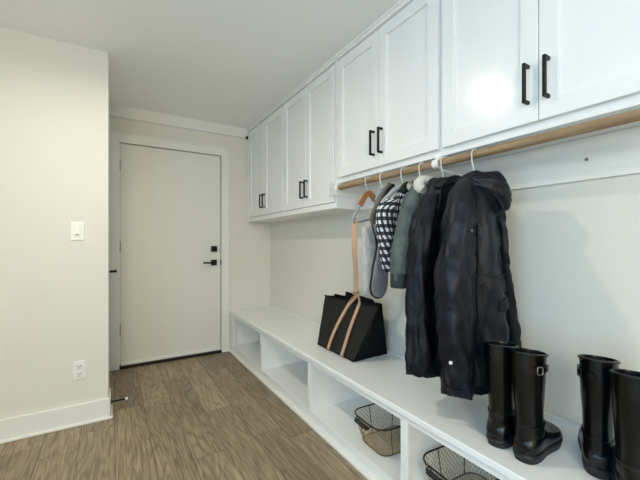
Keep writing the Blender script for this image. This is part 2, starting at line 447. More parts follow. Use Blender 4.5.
# ------------------------------------------------------------------ bench
YE = .20                                       # near end of the built-ins
bench = thing('storage_bench', 'long white built-in bench with open cubbies along the right wall', 'bench', (1.33, 1.9, 0))
bm = BM(); box(bm, (1.083, YE - .01, .418), (XW - .001, YD - .001, .445), .004); box(bm, (1.092, YE, .408), (1.12, YD - .001, .420), .004)
obj('bench_top', bm, M['bench'], bench, world=True)
bm = BM(); box(bm, (1.100, YE, .386), (1.120, YD - .001, .412), .001); obj('top_rail', bm, M['bench'], bench, world=True)
bm = BM(); box(bm, (1.100, YE, 0), (1.120, YD - .001, .084), .0015); obj('bottom_rail', bm, M['bench'], bench, world=True)
bm = BM(); box(bm, (1.078, YE, 0), (1.1005, YD - .017, .022), .006, 3); obj('shoe_molding', bm, M['trim'], bench, world=True)
bm = BM(); box(bm, (1.119, YE, .062), (XW - .001, YD - .001, .080), 0); obj('cubby_floor', bm, M['bench'], bench, world=True)
bm = BM(); box(bm, (XW - .013, YE, .08), (XW - .001, YD - .001, .418), 0); obj('cubby_back', bm, M['bench'], bench, world=True)
for yc, hw in ((3.61, .069), (2.78, .021), (1.937, .021), (1.093, .021), (.25, .021), ):
    bm = BM(); box(bm, (1.101, yc - hw, .084), (1.1195, yc + hw, .387), .0015)
    box(bm, (1.119, yc - min(hw, .010), .080), (XW - .013, yc + min(hw, .010), .418)); obj('divider', bm, M['bench'], bench, world=True)
bm = BM(); box(bm, (XW - .010, YE, .4445), (XW - .001, YD - .001, .456), .003); obj('back_bead', bm, M['bench'], bench, world=True)

# ------------------------------------------------------------------ wall cabinets
XF = 1.297
def shaker_door(bm, y0, y1, z0, z1, x0=XF, th=.019, st=.063):
    box(bm, (x0 + .012, y0 + .01, z0 + .01), (x0 + th, y1 - .01, z1 - .01))
    for lo, hi in (((y0, z0), (y0 + st, z1)), ((y1 - st, z0), (y1, z1)), ((y0 + st - .001, z0), (y1 - st + .001, z0 + st)), ((y0 + st - .001, z1 - st), (y1 - st + .001, z1))):
        box(bm, (x0, lo[0], lo[1]), (x0 + th, hi[0], hi[1]), .0022, 2)
def pull(bm, y, z0, z1):
    x = XF - .030
    box(bm, (x - .0055, y - .0055, z0), (x + .0055, y + .0055, z1), .001, 1)
    for z in (z0 + .006, z1 - .006): box(bm, (x, y - .005, z - .006), (XF + .001, y + .005, z + .006), .0008, 1)
def cabinet(y0, y1, zb, label, far):
    yc = (y0 + y1) / 2
    t = thing('wall_cabinet', label, 'cabinet', (1.43, yc, zb), group=None)
    bm = BM(); zl = zb
    box(bm, (XF + .021, y0 + .0005, zl), (XW - .001, y1 - .0005, 2.405), .001, 1); obj('cabinet_body', bm, M['cab'], t, world=True)
    if far:
        bm = BM(); box(bm, (XF - .004, y0 + .0005, zb), (XF + .022, y1 - .0005, zb + .030), .004); box(bm, (XF + .004, y0 + .0005, zb + .028), (XF + .022, y1 - .0005, zb + .040), .003)
        obj('light_rail', bm, M['cab'], t, world=True); dz0 = zb + .045; hz = (1.52, 1.655)
    else: dz0 = zb + .032; hz = (1.673, 1.816)
    a0, a1 = y0 + .012, y1 - .012
    if far and y1 > 3.5: a1 = y1 - .03
    mid = (a0 + a1) / 2
    for (p, q, hy) in ((a0, mid - .0015, mid - .034), (mid + .0015, a1, mid + .034)):
        bm = BM(); shaker_door(bm, p, q, dz0, 2.386); d = obj('door', bm, M['cab'], t, world=True)
        bm = BM(); pull(bm, hy, *hz); h = obj('door_handle', bm, M['black_metal'], None, label='black bar handle')
        bmesh_shift = Matrix.Translation(-t.location); h.data.transform(bmesh_shift); h.parent = d
    return t
cabinet(2.752, 3.655, 1.405, 'white shaker wall cabinet nearest the far door', True)
cabinet(1.932, 2.751, 1.405, 'white shaker wall cabinet of the deep pair, the one ending at the rod', True)
cabinet(1.062, 1.914, 1.575, 'shorter white wall cabinet directly above the hanging coats', False)
cabinet(YE + .005, 1.061, 1.575, 'white wall cabinet with the largest doors, above the boots', False)
bm = BM(); box(bm, (XF + .004, 1.9145, 1.405), (XW - .001, 1.9315, 2.405), .001, 1); struct('trim_5', bm, M['cab'])      # end panel of the deeper pair
bm = BM(); box(bm, (XF + .004, 3.6555, 1.405), (XW - .001, YD - .001, 2.405), .001, 1); struct('trim_6', bm, M['cab'])   # scribe strip at the far wall
bm = BM(); box(bm, (XF - .002, YE, 2.402), (XW - .001, YD - .03, H - .001), .002); box(bm, (XF - .010, YE, 2.424), (XF + .01, YD - .03, H - .001), .004); struct('trim_7', bm, M['cab'])
# cleat board below the near cabinets
bm = BM(); box(bm, (XW - .016, YE, 1.412), (XW - .001, 1.9135, 1.5745), .002)
tag(obj('wall_cleat', bm, M['trim']), 'white board fixed on the wall under the near cabinets behind the rod', 'board')
for y_, z_ in ((.585, 1.49),):
    bm = BM(); cyl(bm, (XW - .020, y_, z_), (XW - .0155, y_, z_), .006, 12); tag(obj('screw', bm, M['steel'], smooth=True), 'small grey screw head in the white board right of the parka', 'screw')

# ------------------------------------------------------------------ rod and its supports
RX, RZ, RR = 1.305, 1.541, .0175
bm = BM(); cyl(bm, (RX, YE, RZ), (RX, 1.905, RZ), RR, 28)
tag(obj('hanging_rod', bm, M['rod'], smooth=True), 'long light brown wooden hanging rod under the cabinets', 'rod')
t = thing('rod_socket', 'white block and socket holding the far end of the rod', 'bracket', (RX, 1.905, RZ))
bm = BM(); box(bm, (1.232, 1.9005, 1.484), (XW - .018, 1.9135, 1.5745), .002); obj('mounting_board', bm, M['trim'], t, world=True)
bm = BM(); cyl(bm, (RX, 1.885, RZ), (RX, 1.901, RZ), .026, 24); obj('socket_ring', bm, M['plastic'], t, smooth=True, world=True)
t = thing('rod_bracket', 'white metal clip bracket gripping the rod beside the coats', 'bracket', (RX, 1.082, RZ))
bm = BM(); cyl(bm, (RX, 1.065, RZ), (RX, 1.098, RZ), RR + .004, 24)
box(bm, (RX - .004, 1.07, RZ + .015), (RX + .02, 1.092, 1.575), .002); obj('clip', bm, M['plastic'], t, smooth=40, world=True)
bm = BM(); tube(bm, spline([(RX + .015, 1.082, RZ - .018), (1.40, 1.082, RZ - .03), (XW - .02, 1.082, 1.50)], 6), .005, 8)
box(bm, (XW - .022, 1.068, 1.46), (XW - .016, 1.096, 1.545), .002); obj('arm', bm, M['plastic'], t, smooth=40, world=True)

# ------------------------------------------------------------------ hangers
def hook_pts(r=RR + .0055):
    pts = [(RX - .0, 0, RZ - .085)]
    # rises on the camera side of the rod and curls over it
    pts += [(RX - .008, 0, RZ - .06), (RX - .020, 0, RZ - .03)]
    for a in range(200, -21, -20): pts.append((RX + r * cos(radians(a)), 0, RZ + r * sin(radians(a))))
    return pts
def hanger(y, label, m, hw=.20, neck=.085, drop=.10, th=.010, extra=None, tilt=0.0, flatarm=False, rh=.0032):
    t = thing('clothes_hanger', label, 'hanger', (RX, y, RZ), tilt, 'hangers on the rod')
    bm = BM(); tube(bm, [(x - RX, 0, z - RZ) for x, _, z in hook_pts()], rh, 8); obj('hook', bm, M['hang_white'], t, smooth=True)
    zn = -neck
    bm = BM()
    arm = spline([(-hw, 0, zn - drop), (-hw * .9, 0, zn - drop * .82), (-hw * .45, 0, zn - drop * .30), (-.02, 0, zn - .002), (.02, 0, zn - .002), (hw * .45, 0, zn - drop * .30), (hw * .9, 0, zn - drop * .82), (hw, 0, zn - drop)], 5)
    tube(bm, arm, th, 10)
    tube(bm, [(-hw * .97, 0, zn - drop), (hw * .97, 0, zn - drop)], th * .55, 8)
    cyl(bm, (0, 0, zn - .01), (0, 0, zn + .012), .008, 12)
    obj('shoulder_bar', bm, m, t, smooth=True)
    return t
hanger(.887, 'hanger holding the hooded navy parka', M['hang_grey'], .085, .112, .03, .005)
hanger(1.042, 'hanger holding the plain black jacket beside the parka', M['hang_grey'], .080, .110, .035, .005)
hanger(1.172, 'hanger holding the green denim jacket', M['hang_grey'], .07, .10, .05, .006)
hanger(1.295, 'pale grey plastic hanger holding the plaid shirt', M['hang_grey'], .150, .070, .105, .012)
hanger(1.456, 'hanger holding the grey vest with dark piping', M['hang_grey'], .055, .065, .07, .006)
# clip hanger with a wooden centre, holds the tote straps
t = thing('clothes_hanger', 'hanger with orange wooden centre at the far end of the row', 'hanger', (RX, 1.585, RZ), 0, 'hangers on the rod')
bm = BM(); tube(bm, [(x - RX, 0, z - RZ) for x, _, z in hook_pts()], .0032, 8); obj('hook', bm, M['hang_white'], t, smooth=True)
bm = BM(); tube(bm, spline([(.048, 0, -.115), (.03, 0, -.088), (0, 0, -.075), (-.03, 0, -.10), (-.062, 0, -.150)], 5), 1, flat=(.016, .007), up=(0, 1, 0)); obj('wooden_centre', bm, M['hang_wood'], t, label='orange brown wooden centre')
bm = BM(); tube(bm, spline([(-.055, 0, -.14), (-.085, 0, -.185), (-.112, 0, -.225), (-.105, 0, -.25), (-.07, 0, -.248), (.02, 0, -.228), (.075, 0, -.215), (.078, 0, -.18), (.045, 0, -.11)], 6), .007, 8); obj('arm_loop', bm, M['hang_grey'], t, smooth=True, label='grey loop of the hanger')

# ------------------------------------------------------------------ garments
def nz(x, y, z): return noise.noise(Vector((x, y, z)))
def rg(x, y, z): return .35 - 1.5 * abs(noise.noise(Vector((x, y, z))))
class Body:
    """hanging garment body: keys = (z, cx, cy, hx, hy) from top to hem (relative to root)"""
    def __init__(s, keys, seed, amp=.010, n=64, ex=2.4, kz=1.4):
        s.k = spline(keys, 8); s.seed = seed; s.amp = amp; s.n = n; s.ex = ex; s.kz = kz
        s.z0 = s.k[0][0]; s.z1 = s.k[-1][0]
    def at(s, z):
        K = s.k
        for i in range(len(K) - 1):
            if K[i][0] >= z >= K[i + 1][0]:
                t = (K[i][0] - z) / max(1e-6, K[i][0] - K[i + 1][0]); return [a + (b - a) * t for a, b in zip(K[i], K[i + 1])]
        return K[-1] if z < K[-1][0] else K[0]
    def pt(s, th, z, off=0.0):
        _, cx, cy, hx, hy = s.at(z)
        c, sn = cos(th), sin(th); e = 2 / s.ex
        x = math.copysign(abs(c) ** e, c); y = math.copysign(abs(sn) ** e, sn)
        f = min(1, (s.z0 - z) / .25)
        d = s.amp * f * (1.3 * nz(x * 2.2 + s.seed, y * 1.5, z * s.kz) + .9 * nz(x * 5.5 + z * 1.1 + s.seed * 2, y * 3, z * 2.2 + s.seed)
             + .45 * nz(x * 6 + s.seed, y * 4 - z * 6, z * 11 + x * 4) + .55 * rg(x * 3 + s.seed, y * 2 + z * 2, z * 5 - x * 2))
        nx, ny = c / max(hx, .01), sn / max(hy, .01); l = sqrt(nx * nx + ny * ny)
        return Vector((cx + hx * x + nx / l * (d + off), cy + hy * y + ny / l * (d + off), z))
    def mesh(s, bm, rows=60, hollow=True, hem=None):
        rings = []; uvs = []; n = s.n
        zs = [s.z0 + (s.z1 - s.z0) * i / rows for i in range(rows + 1)]
        P_ = 2 * pi * .13
        for z in zs:
            ring = [s.pt(2 * pi * j / n, z) for j in range(n)]
            if hem:
                for j in range(n):
                    ring[j].z += hem(2 * pi * j / n) * ((s.z0 - z) / (s.z0 - s.z1)) ** 3
            rings.append(ring)
            uvs.append([(P_ * j / n, z) for j in range(n)])
        if hollow:
            for dz, sc_ in ((.002, .95), (.05, .93), (.12, .9)):
                _, cx, cy, hx, hy = s.at(s.z1)
                rings.append([Vector((cx + (p.x - cx) * sc_, cy + (p.y - cy) * (sc_ - .02), p.z + dz)) for p in rings[rows]])
                uvs.append([(P_ * j / n, s.z1 + dz) for j in range(n)])
        loft(bm, rings, True, True, uvs=uvs)

def sleeve(bm, keys, seed, amp=.007, n=28, rows=7):
    """keys: (x,y,z,rx,ry)"""
    K = spline(keys, rows); rings = []; uvs = []
    for i, (x, y, z, rx, ry) in enumerate(K):
        f = i / (len(K) - 1); ring = []
        for j in range(n):
            a = 2 * pi * j / n; c, sn = cos(a), sin(a)
            d = amp * min(1, f * 4 + .3) * (1.1 * nz(c * 1.8 + seed, sn * 1.8, z * 3) + .5 * nz(c * 1.2 + seed, sn * 1.5 + z * 8, z * 16 + c * 3) + .7 * rg(c * 1.1 + seed, sn * 1.3 + z * 5, z * 9 + c * 2.5))
            ring.append(Vector((x + (rx + d) * c, y + (ry + d) * sn, z)))
        rings.append(ring); uvs.append([(2 * pi * rx * 1.1 * j / n, z) for j in range(n)])
    x, y, z = K[-1][:3]; last = rings[-1]
    for dz, sc_ in ((.002, .88), (.05, .8)):
        rings.append([Vector((x + (p.x - x) * sc_, y + (p.y - y) * sc_, p.z + dz)) for p in last]); uvs.append(uvs[-1])
    loft(bm, rings, True, True, uvs=uvs)
    return K

def strip(bm, B, th_f, z0, z1, hw, off=.004, n=30):
    """raised band on a body running down its surface"""
    rings = []
    for i in range(n + 1):
        z = z0 + (z1 - z0) * i / n; th = th_f(z)
        _, cx, cy, hx, hy = B.at(z); da = hw / max(hx, .05)
        rings.append([B.pt(th - da, z, -.004), B.pt(th - da, z, off * .7), B.pt(th, z, off), B.pt(th + da, z, off * .7), B.pt(th + da, z, -.004)])
    loft(bm, rings)

# --- navy parka
PK = thing('parka', 'long navy black parka with a big draped hood, nearest the boots', 'coat', (RX, .887, RZ), radians(2), 'coats on the rod')
B = Body([(-.085, .0, 0, .040, .030), (-.105, .0, 0, .075, .050), (-.150, -.01, 0, .110, .064), (-.22, -.014, 0, .132, .076), (-.34, -.018, 0, .142, .082), (-.50, -.012, 0, .160, .084),
          (-.70, .0, 0, .178, .088), (-.90, .010, 0, .196, .092), (-.955, .012, 0, .200, .092)], 3.1, .028)
bm = BM(); B.mesh(bm, 70, hem=lambda a: .015 * sin(2 * a + 1) + .02 * cos(a)); obj('coat_body', bm, M['parka'], PK, smooth=80)
for sx, nm in ((-1, 0), (1, 1)):
    bm = BM()
    if sx < 0: keys = [(-.100, -.01, -.145, .032, .042), (-.130, -.02, -.21, .044, .052), (-.160, -.03, -.34, .052, .058), (-.190, -.035, -.50, .058, .060), (-.188, -.04, -.72, .053, .054), (-.172, -.04, -.87, .044, .046), (-.160, -.04, -.950, .034, .040)]
    else: keys = [(.080, -.005, -.150, .030, .040), (.096, -.01, -.20, .036, .044), (.104, -.02, -.32, .040, .048), (.126, -.025, -.50, .044, .050), (.172, -.03, -.70, .045, .050), (.198, -.035, -.86, .040, .044)]
    K = sleeve(bm, keys, 5 + sx, .022, 32, 8); s_ = obj('sleeve', bm, M['parka'], PK, smooth=80)
    bm = BM(); x, y, z, rx, ry = K[-1]; x2, y2, z2, rx2, ry2 = K[-5]
    loft(bm, [[Vector((X_ + (RX_ + .006) * cos(a), Y_ + (RY_ + .006) * sin(a), Z_)) for a in [2 * pi * k / 28 for k in range(28)]] for X_, Y_, Z_, RX_, RY_ in
              ((x2, y2, z2, rx2 - .002, ry2 - .002), (x2, y2, z2 - .004, rx2 + .004, ry2 + .004), (x, y, z + .004, rx + .004, ry + .004), (x, y, z, rx, ry))])
    obj('cuff', bm, M['parka'], s_, smooth=60)
bm = BM(); strip(bm, B, lambda z: -pi / 2 - .42 + .05 * sin(z * 9), -.20, -.93, .016, .008, 40); obj('zip_placket', bm, M['parka'], PK, smooth=60)
bm = BM(); strip(bm, B, lambda z: -pi / 2 + .30, -.15, -.93, .002, .003, 40); obj('front_seam', bm, M['seam'], PK, smooth=60)
for z0 in (-.60,):
    bm = BM()
    rings = []
    for i in range(14):
        th = -pi / 2 + .02 + i / 13 * .75
        rings.append([B.pt(th, z0 + .01 * (i / 13), -.002), B.pt(th, z0 + .01 * i / 13, .006), B.pt(th, z0 - .045 + .01 * i / 13, .010), B.pt(th, z0 - .05 + .01 * i / 13, -.002)])
    loft(bm, rings); obj('pocket_flap', bm, M['parka'], PK, smooth=50)
bm = BM(); B2 = [B.pt(2 * pi * j / 64, -.50 + .004 * sin(j), .003) for j in range(64)]; tube(bm, B2, .005, 6, True); obj('waist_cord', bm, M['parka'], PK, smooth=True)
p = Vector((-.228, -.048, -.815)); bm = BM(); cyl(bm, p, p + Vector((-.007, -.003, 0)), .0062, 14); obj('snap_button', bm, M['plastic'], PK, smooth=40, label='round white snap button')
p = Vector((-.172, -.092, -.325)); bm = BM(); cyl(bm, p, p + Vector((-.001, -.006, 0)), .004, 12); obj('snap_button', bm, M['steel'], PK, smooth=40, label='small pale snap button')
# hood: a soft sack slumped to the right of the collar
bm = BM()
hk = [(-.085, -.005, -.120, .040, .018), (-.06, -.010, -.118, .060, .040), (-.025, -.018, -.122, .076, .058), (.02, -.026, -.135, .090, .078), (.07, -.034, -.152, .096, .090), (.105, -.038, -.166, .092, .086), (.130, -.040, -.180, .078, .070), (.143, -.040, -.190, .056, .046)]
rings = []
for i, (x, y, z, ry, rz) in enumerate(spline(hk, 6)):
    ring = []; x = -.085 + (x + .085) * .71; rz *= .96; z -= .014
    for j in range(40):
        a = 2 * pi * j / 40
        d = .014 * nz(cos(a) * 2.2 + 9, sin(a) * 2.2, x * 14) + .008 * nz(cos(a) * 5, sin(a) * 5 + 4, x * 22)
        ring.append(Vector((x - .03 * sin(a) * (x > .1), y + (ry + d) * cos(a), z + (rz + d) * sin(a))))
    rings.append(ring)
c = rings[-1]; cen = sum(c, Vector()) / len(c)
rings.append([cen + (p - cen) * .8 - Vector((.012, 0, 0)) for p in c]); rings.append([cen + (p - cen) * .4 - Vector((.03, 0, 0)) for p in c])
loft(bm, rings); hd = obj('hood', bm, M['parka'], PK, smooth=80)
bm = BM(); tube(bm, [p + Vector((.002, 0, 0)) for p in c], .006, 8, True); obj('hood_rim', bm, M['parka'], hd, smooth=True)
bm = BM(); tube(bm, spline([(-.08, -.040, -.115), (-.055, -.070, -.14), (-.02, -.092, -.175), (.01, -.100, -.21), (.03, -.095, -.235)], 8), .010, 10); obj('collar_fold', bm, M['parka'], PK, smooth=True)

# --- black jacket
JK = thing('black_jacket', 'plain black nylon jacket hanging between the parka and the green jacket', 'coat', (RX, 1.042, RZ), radians(1), 'coats on the rod')
B = Body([(-.075, .0, 0, .040, .026), (-.098, .0, 0, .075, .040), (-.150, .01, 0, .100, .050), (-.21, .01, 0, .130, .058), (-.30, .0, 0, .160, .060), (-.45, .0, 0, .178, .062), (-.70, .0, 0, .185, .064), (-.86, 0, 0, .188, .066), (-.90, 0, 0, .182, .062), (-.945, 0, 0, .182, .062)], 8.3, .022)
bm = BM(); B.mesh(bm, 60); obj('coat_body', bm, M['jacket'], JK, smooth=80)
for sx in (-1, 1):
    bm = BM()
    keys = [(sx * .085, -.0, -.155, .030, .036), (sx * .122, -.01, -.22, .040, .046), (sx * .162, -.015, -.34, .048, .050), (sx * .186, -.015, -.52, .046, .048), (sx * .194, -.015, -.72, .048, .048), (sx * .198, -.015, -.86, .050, .048), (sx * .203, -.015, -.92, .042, .040)]
    K = sleeve(bm, keys, 15 + sx, .018, 30, 8); obj('sleeve', bm, M['jacket'], JK, smooth=80)
bm = BM(); rings = []
for z_, o_ in ((-.895, .0), (-.90, .006), (-.925, .009), (-.945, .006), (-.949, -.002)): rings.append([B.pt(2 * pi * j / 64, max(z_, -.944), o_) + Vector((0, 0, min(0, z_ + .944))) for j in range(64)])
loft(bm, rings); obj('hem_band', bm, M['jacket'], JK, smooth=60)
bm = BM(); tube(bm, spline([(-.070, -.026, -.125), (-.050, -.044, -.102), (0, -.050, -.084), (.050, -.040, -.078), (.065, .0, -.078), (.05, .035, -.078), (-.02, .04, -.082), (-.065, .025, -.10)], 6), .015, 12, True); obj('collar', bm, M['jacket'], JK, smooth=True)
bm = BM(); strip(bm, B, lambda z: -pi / 2 - .35, -.12, -.93, .012, .006, 36); obj('zip_placket', bm, M['jacket'], JK, smooth=60)

# --- green denim jacket with sherpa collar
GJ = thing('denim_jacket', 'faded green denim jacket with a cream fleece collar', 'jacket', (RX, 1.180, RZ), radians(2), 'coats on the rod')
B = Body([(-.068, .03, 0, .045, .030), (-.095, .03, 0, .085, .045), (-.14, .03, 0, .105, .056), (-.22, .03, 0, .135, .062), (-.40, .03, 0, .165, .062), (-.575, .03, 0, .176, .060)], 12.7, .010)
bm = BM(); B.mesh(bm, 40); obj('jacket_body', bm, M['denim'], GJ, smooth=80)
for sx in (-1, 1):
    bm = BM(); o_ = .015
    keys = [(sx * .085 + o_, -.01, -.135, .032, .040), (sx * .118 + o_, -.02, -.20, .042, .048), (sx * .155 + o_, -.025, -.32, .046, .050), (sx * .190 + o_, -.03, -.42, .043, .046), (sx * .208 + o_, -.035, -.54, .031, .036)]
    K = sleeve(bm, keys, 25 + sx, .009, 28, 8); s_ = obj('sleeve', bm, M['denim'], GJ, smooth=80)
    bm = BM(); x, y, z, rx, ry = K[-1]
    loft(bm, [[Vector((x + (rx + q) * cos(a), y + (ry + q) * sin(a), zz)) for a in [2 * pi * k / 28 for k in range(28)]] for zz, q in ((z + .03, -.002), (z + .028, .004), (z - .03, .003), (z - .034, .0), (z - .028, -.01))])
    obj('cuff', bm, M['denim_dark'], s_, smooth=60, label='dark folded cuff')
bm = BM(); tube(bm, spline([(-.045, -.050, -.120), (-.055, -.030, -.096), (-.025, -.030, -.070), (.025, -.036, -.070), (.085, -.02, -.072), (.10, .03, -.082), (.05, .045, -.078), (-.03, .035, -.085)], 6), .025, 12, True); obj('fleece_collar', bm, M['sherpa'], GJ, smooth=True, label='cream fleece collar')
bm = BM(); strip(bm, B, lambda z: -pi / 2 - .2, -.12, -.56, .014, .004, 24); obj('button_placket', bm, M['denim'], GJ, smooth=60)
bm = BM(); p = [B.pt(radians(a), z, .006) for z in (-.505, -.575) for a in (238, 226, 214, 202)]
rings = [[B.pt(radians(a), -.500, -.002), B.pt(radians(a), -.500, .007), B.pt(radians(a), -.572, .007), B.pt(radians(a), -.572, -.002)] for a in range(186, 250, 6)]
loft(bm, rings); obj('leather_patch', bm, M['leather'], GJ, smooth=50, label='brown leather patch')
tube_b = BM(); tube(tube_b, [B.pt(2 * pi * j / 48, -.30, .002) for j in range(48)], .002, 5, True); obj('yoke_seam', tube_b, M['denim_dark'], GJ, smooth=True)

# --- plaid shirt
PS = thing('plaid_shirt', 'small black and white buffalo plaid shirt on a pale grey hanger', 'shirt', (RX, 1.300, RZ), 0, 'coats on the rod')
B = Body([(-.072, .03, 0, .035, .026), (-.10, .03, 0, .06, .038), (-.16, .03, 0, .10, .044), (-.24, .03, 0, .115, .046), (-.38, .03, 0, .110, .044), (-.50, .03, 0, .105, .042)], 21.2, .009)
bm = BM(); B.mesh(bm, 36); obj('shirt_body', bm, M['plaid'], PS, smooth=80)
for sx in (-1, 1):
    bm = BM()
    keys = [(sx * .100 + .01, 0, -.150, .044, .034), (sx * .122 + .0, -.005, -.20, .056, .038), (sx * .128, -.005, -.28, .054, .038), (sx * .122, -.005, -.38, .044, .034), (sx * .114, -.005, -.47, .034, .030), (sx * .110, -.005, -.515, .028, .026)]
    sleeve(bm, keys, 35 + sx, .009, 26, 8); obj('sleeve', bm, M['plaid'], PS, smooth=80)
bm = BM(); tube(bm, spline([(-.03, -.035, -.115), (-.03, -.03, -.09), (.0, -.025, -.066), (.05, -.02, -.066), (.07, .02, -.075), (.02, .03, -.07)], 6), .013, 10, True); obj('collar', bm, M['plaid'], PS, smooth=True)

# --- grey vest with dark piping
GV = thing('grey_vest', 'pale grey vest with rounded dark-piped flap and taupe shoulder strap', 'vest', (RX, 1.47, RZ), 0, 'coats on the rod')
def slab(bm, outline, y, th, bulge=0.0, steps=6):
    """rounded cushion-like panel from an x-z outline"""
    n = len(outline); cx = sum(p[0] for p in outline) / n; cz = sum(p[1] for p in outline) / n
    rings = []
    for k, (s_, d) in enumerate(((.02, .5 + bulge), (.5, .5 + bulge * .8), (.85, .48 + bulge * .3), (.97, .4), (1, .15), (1, -.15), (.97, -.4), (.85, -.48 - bulge * .3), (.5, -.5 - bulge * .8), (.02, -.5 - bulge))):
        rings.append([Vector((cx + (p[0] - cx) * s_, y - th * d + .006 * nz(p[0] * 14 * s_, p[1] * 9 * s_, y * 5 + 3), cz + (p[1] - cz) * s_)) for p in outline])
    loft(bm, rings)
back = spline([(-.112, -.285), (-.06, -.272), (.0, -.270), (.02, -.30), (.03, -.45), (.03, -.60), (.0, -.665), (-.05, -.672), (-.095, -.66), (-.103, -.60), (-.108, -.45), (-.112, -.285)], 5)[:-1]
bm = BM(); slab(bm, back, .03, .035, .25); obj('vest_body', bm, M['grey'], GV, smooth=70)
lobe = spline([(-.045, -.32), (-.02, -.30), (.03, -.30), (.05, -.38), (.03, -.47), (.022, -.55), (.018, -.62), (-.010, -.662), (-.052, -.672), (-.088, -.650), (-.098, -.610), (-.085, -.545), (-.064, -.45), (-.052, -.38), (-.045, -.32)], 5)[:-1]
bm = BM(); slab(bm, lobe, -.022, .028, .15); f = obj('flap', bm, M['grey2'], GV, smooth=70, label='heather grey rounded flap')
bm = BM(); tube(bm, [(x, -.022 + .006 * nz(x * 14, z * 9, -.022 * 5 + 3), z) for x, z in lobe], .0065, 8, True); obj('piping', bm, M['pipe'], f, smooth=True, label='dark piping')
bm = BM(); tube(bm, spline([(.045, -.02, -.035), (.035, -.02, -.050), (.0, -.022, -.085), (-.035, -.024, -.130), (-.07, -.026, -.185), (-.09, -.024, -.235), (-.080, -.022, -.262), (-.062, -.02, -.240), (-.045, -.015, -.19)], 6), .012, 10); obj('shoulder_strap', bm, M['olive'], GV, smooth=True, label='taupe felt shoulder strap')
bm = BM(); tube(bm, spline([(.062, -.03, -.045), (.045, -.034, -.052), (.015, -.036, -.078), (-.015, -.038, -.12), (-.035, -.036, -.16)], 6), .011, 10); obj('strap_edge', bm, M['pipe'], GV, smooth=True, label='black upper strap edge')
bm = BM(); tube(bm, spline([(-.085, -.015, -.262), (-.075, -.02, -.30), (-.06, -.024, -.36), (-.058, -.026, -.42), (-.068, -.026, -.47)], 6), .004, 8); obj('side_piping', bm, M['pipe'], GV, smooth=True)

# ------------------------------------------------------------------ black tote with tan straps
TT = thing('tote_bag', 'black canvas tote bag with two tan straps standing on the bench', 'bag', (1.36, 1.85, .446))
z0 = .449
fl0, fl1 = Vector((1.252, 2.085, z0)), Vector((1.250, 1.662, z0))        # front bottom: far, near
ft0, ft1 = Vector((1.338, 2.115, .787)), Vector((1.352, 1.545, .795))    # front top
bl0, bl1 = Vector((1.530, 2.085, z0)), Vector((1.535, 1.672, z0))
bt0, bt1 = Vector((1.425, 2.12, .792)), Vector((1.450, 1.628, .790))
def bil(a, b, c, d, u, v): return (a * (1 - u) + b * u) * (1 - v) + (c * (1 - u) + d * u) * v
def panel(bm, a, b, c, d, nrm, bul, nu=16, nv=14, th=.006, fold=0):
    nrm = Vector(nrm); g1 = []; g2 = []
    for j in range(nv + 1):
        r1 = []; r2 = []
        for i in range(nu + 1):
            u, v = i / nu, j / nv; p = bil(a, b, c, d, u, v)
            k = bul * sin(pi * u) * sin(pi * v) + fold * (1 - abs(2 * u - 1)) * (.25 + .75 * v) + .004 * nz(p.x * 9, p.y * 9, p.z * 9)
            r1.append(p + nrm * k); r2.append(p + nrm * (k - th))
        g1.append(r1); g2.append(r2)
    vs1 = [[bm.verts.new(p) for p in r] for r in g1]; vs2 = [[bm.verts.new(p) for p in r] for r in g2]
    for j in range(nv):
        for i in range(nu):
            bm.faces.new((vs1[j][i], vs1[j][i + 1], vs1[j + 1][i + 1], vs1[j + 1][i])); bm.faces.new((vs2[j][i], vs2[j + 1][i], vs2[j + 1][i + 1], vs2[j][i + 1]))
    for j in range(nv):
        for i in (0, nu): bm.faces.new((vs1[j][i], vs1[j + 1][i], vs2[j + 1][i], vs2[j][i]))
    for i in range(nu):
        for j in (0, nv): bm.faces.new((vs1[j][i], vs2[j][i], vs2[j][i + 1], vs1[j][i + 1]))
bm = BM(); panel(bm, fl0, fl1, ft0, ft1, (-1, 0, 0), .008); obj('front_panel', bm, M['tote'], TT, smooth=60, world=True, weld=False)
bm = BM(); panel(bm, bl0, bl1, bt0, bt1, (1, 0, 0), .006); obj('back_panel', bm, M['tote2'], TT, smooth=60, world=True, weld=False)
bm = BM(); panel(bm, fl1, bl1, ft1, bt1, (0, -1, 0), .0, fold=-.055); obj('side_gusset', bm, M['tote2'], TT, smooth=60, world=True, weld=False)
bm = BM(); panel(bm, fl0, bl0, ft0, bt0, (0, 1, 0), .0, fold=-.055); obj('side_gusset', bm, M['tote2'], TT, smooth=60, world=True, weld=False)
bm = BM(); panel(bm, fl0, fl1, bl0, bl1, (0, 0, -1), .0); obj('base_panel', bm, M['tote2'], TT, smooth=60, world=True, weld=False)
bm = BM(); tube(bm, [ft0 + Vector((-.003, 0, 0)), (ft0 + ft1) / 2 + Vector((-.004, 0, -.006)), ft1 + Vector((-.003, 0, 0))], .005, 8); obj('top_binding', bm, M['tote2'], TT, smooth=True, world=True)
bm = BM()                                                     # folded inner flap sticking up behind the straps
panel(bm, Vector((1.385, 1.94, .76)), Vector((1.39, 1.60, .765)), Vector((1.385, 1.925, .835)), Vector((1.40, 1.66, .815)), (-1, 0, 0), .008, 10, 6)
obj('inner_flap', bm, M['tote2'], TT, smooth=60, world=True, weld=False)
def fp(u, v, o=.012):
    p = bil(fl0, fl1, ft0, ft1, u, v); return p + Vector((-o - .008 * sin(pi * u) * sin(pi * v), 0, 0))
knot = Vector((1.292, 1.690, .865))
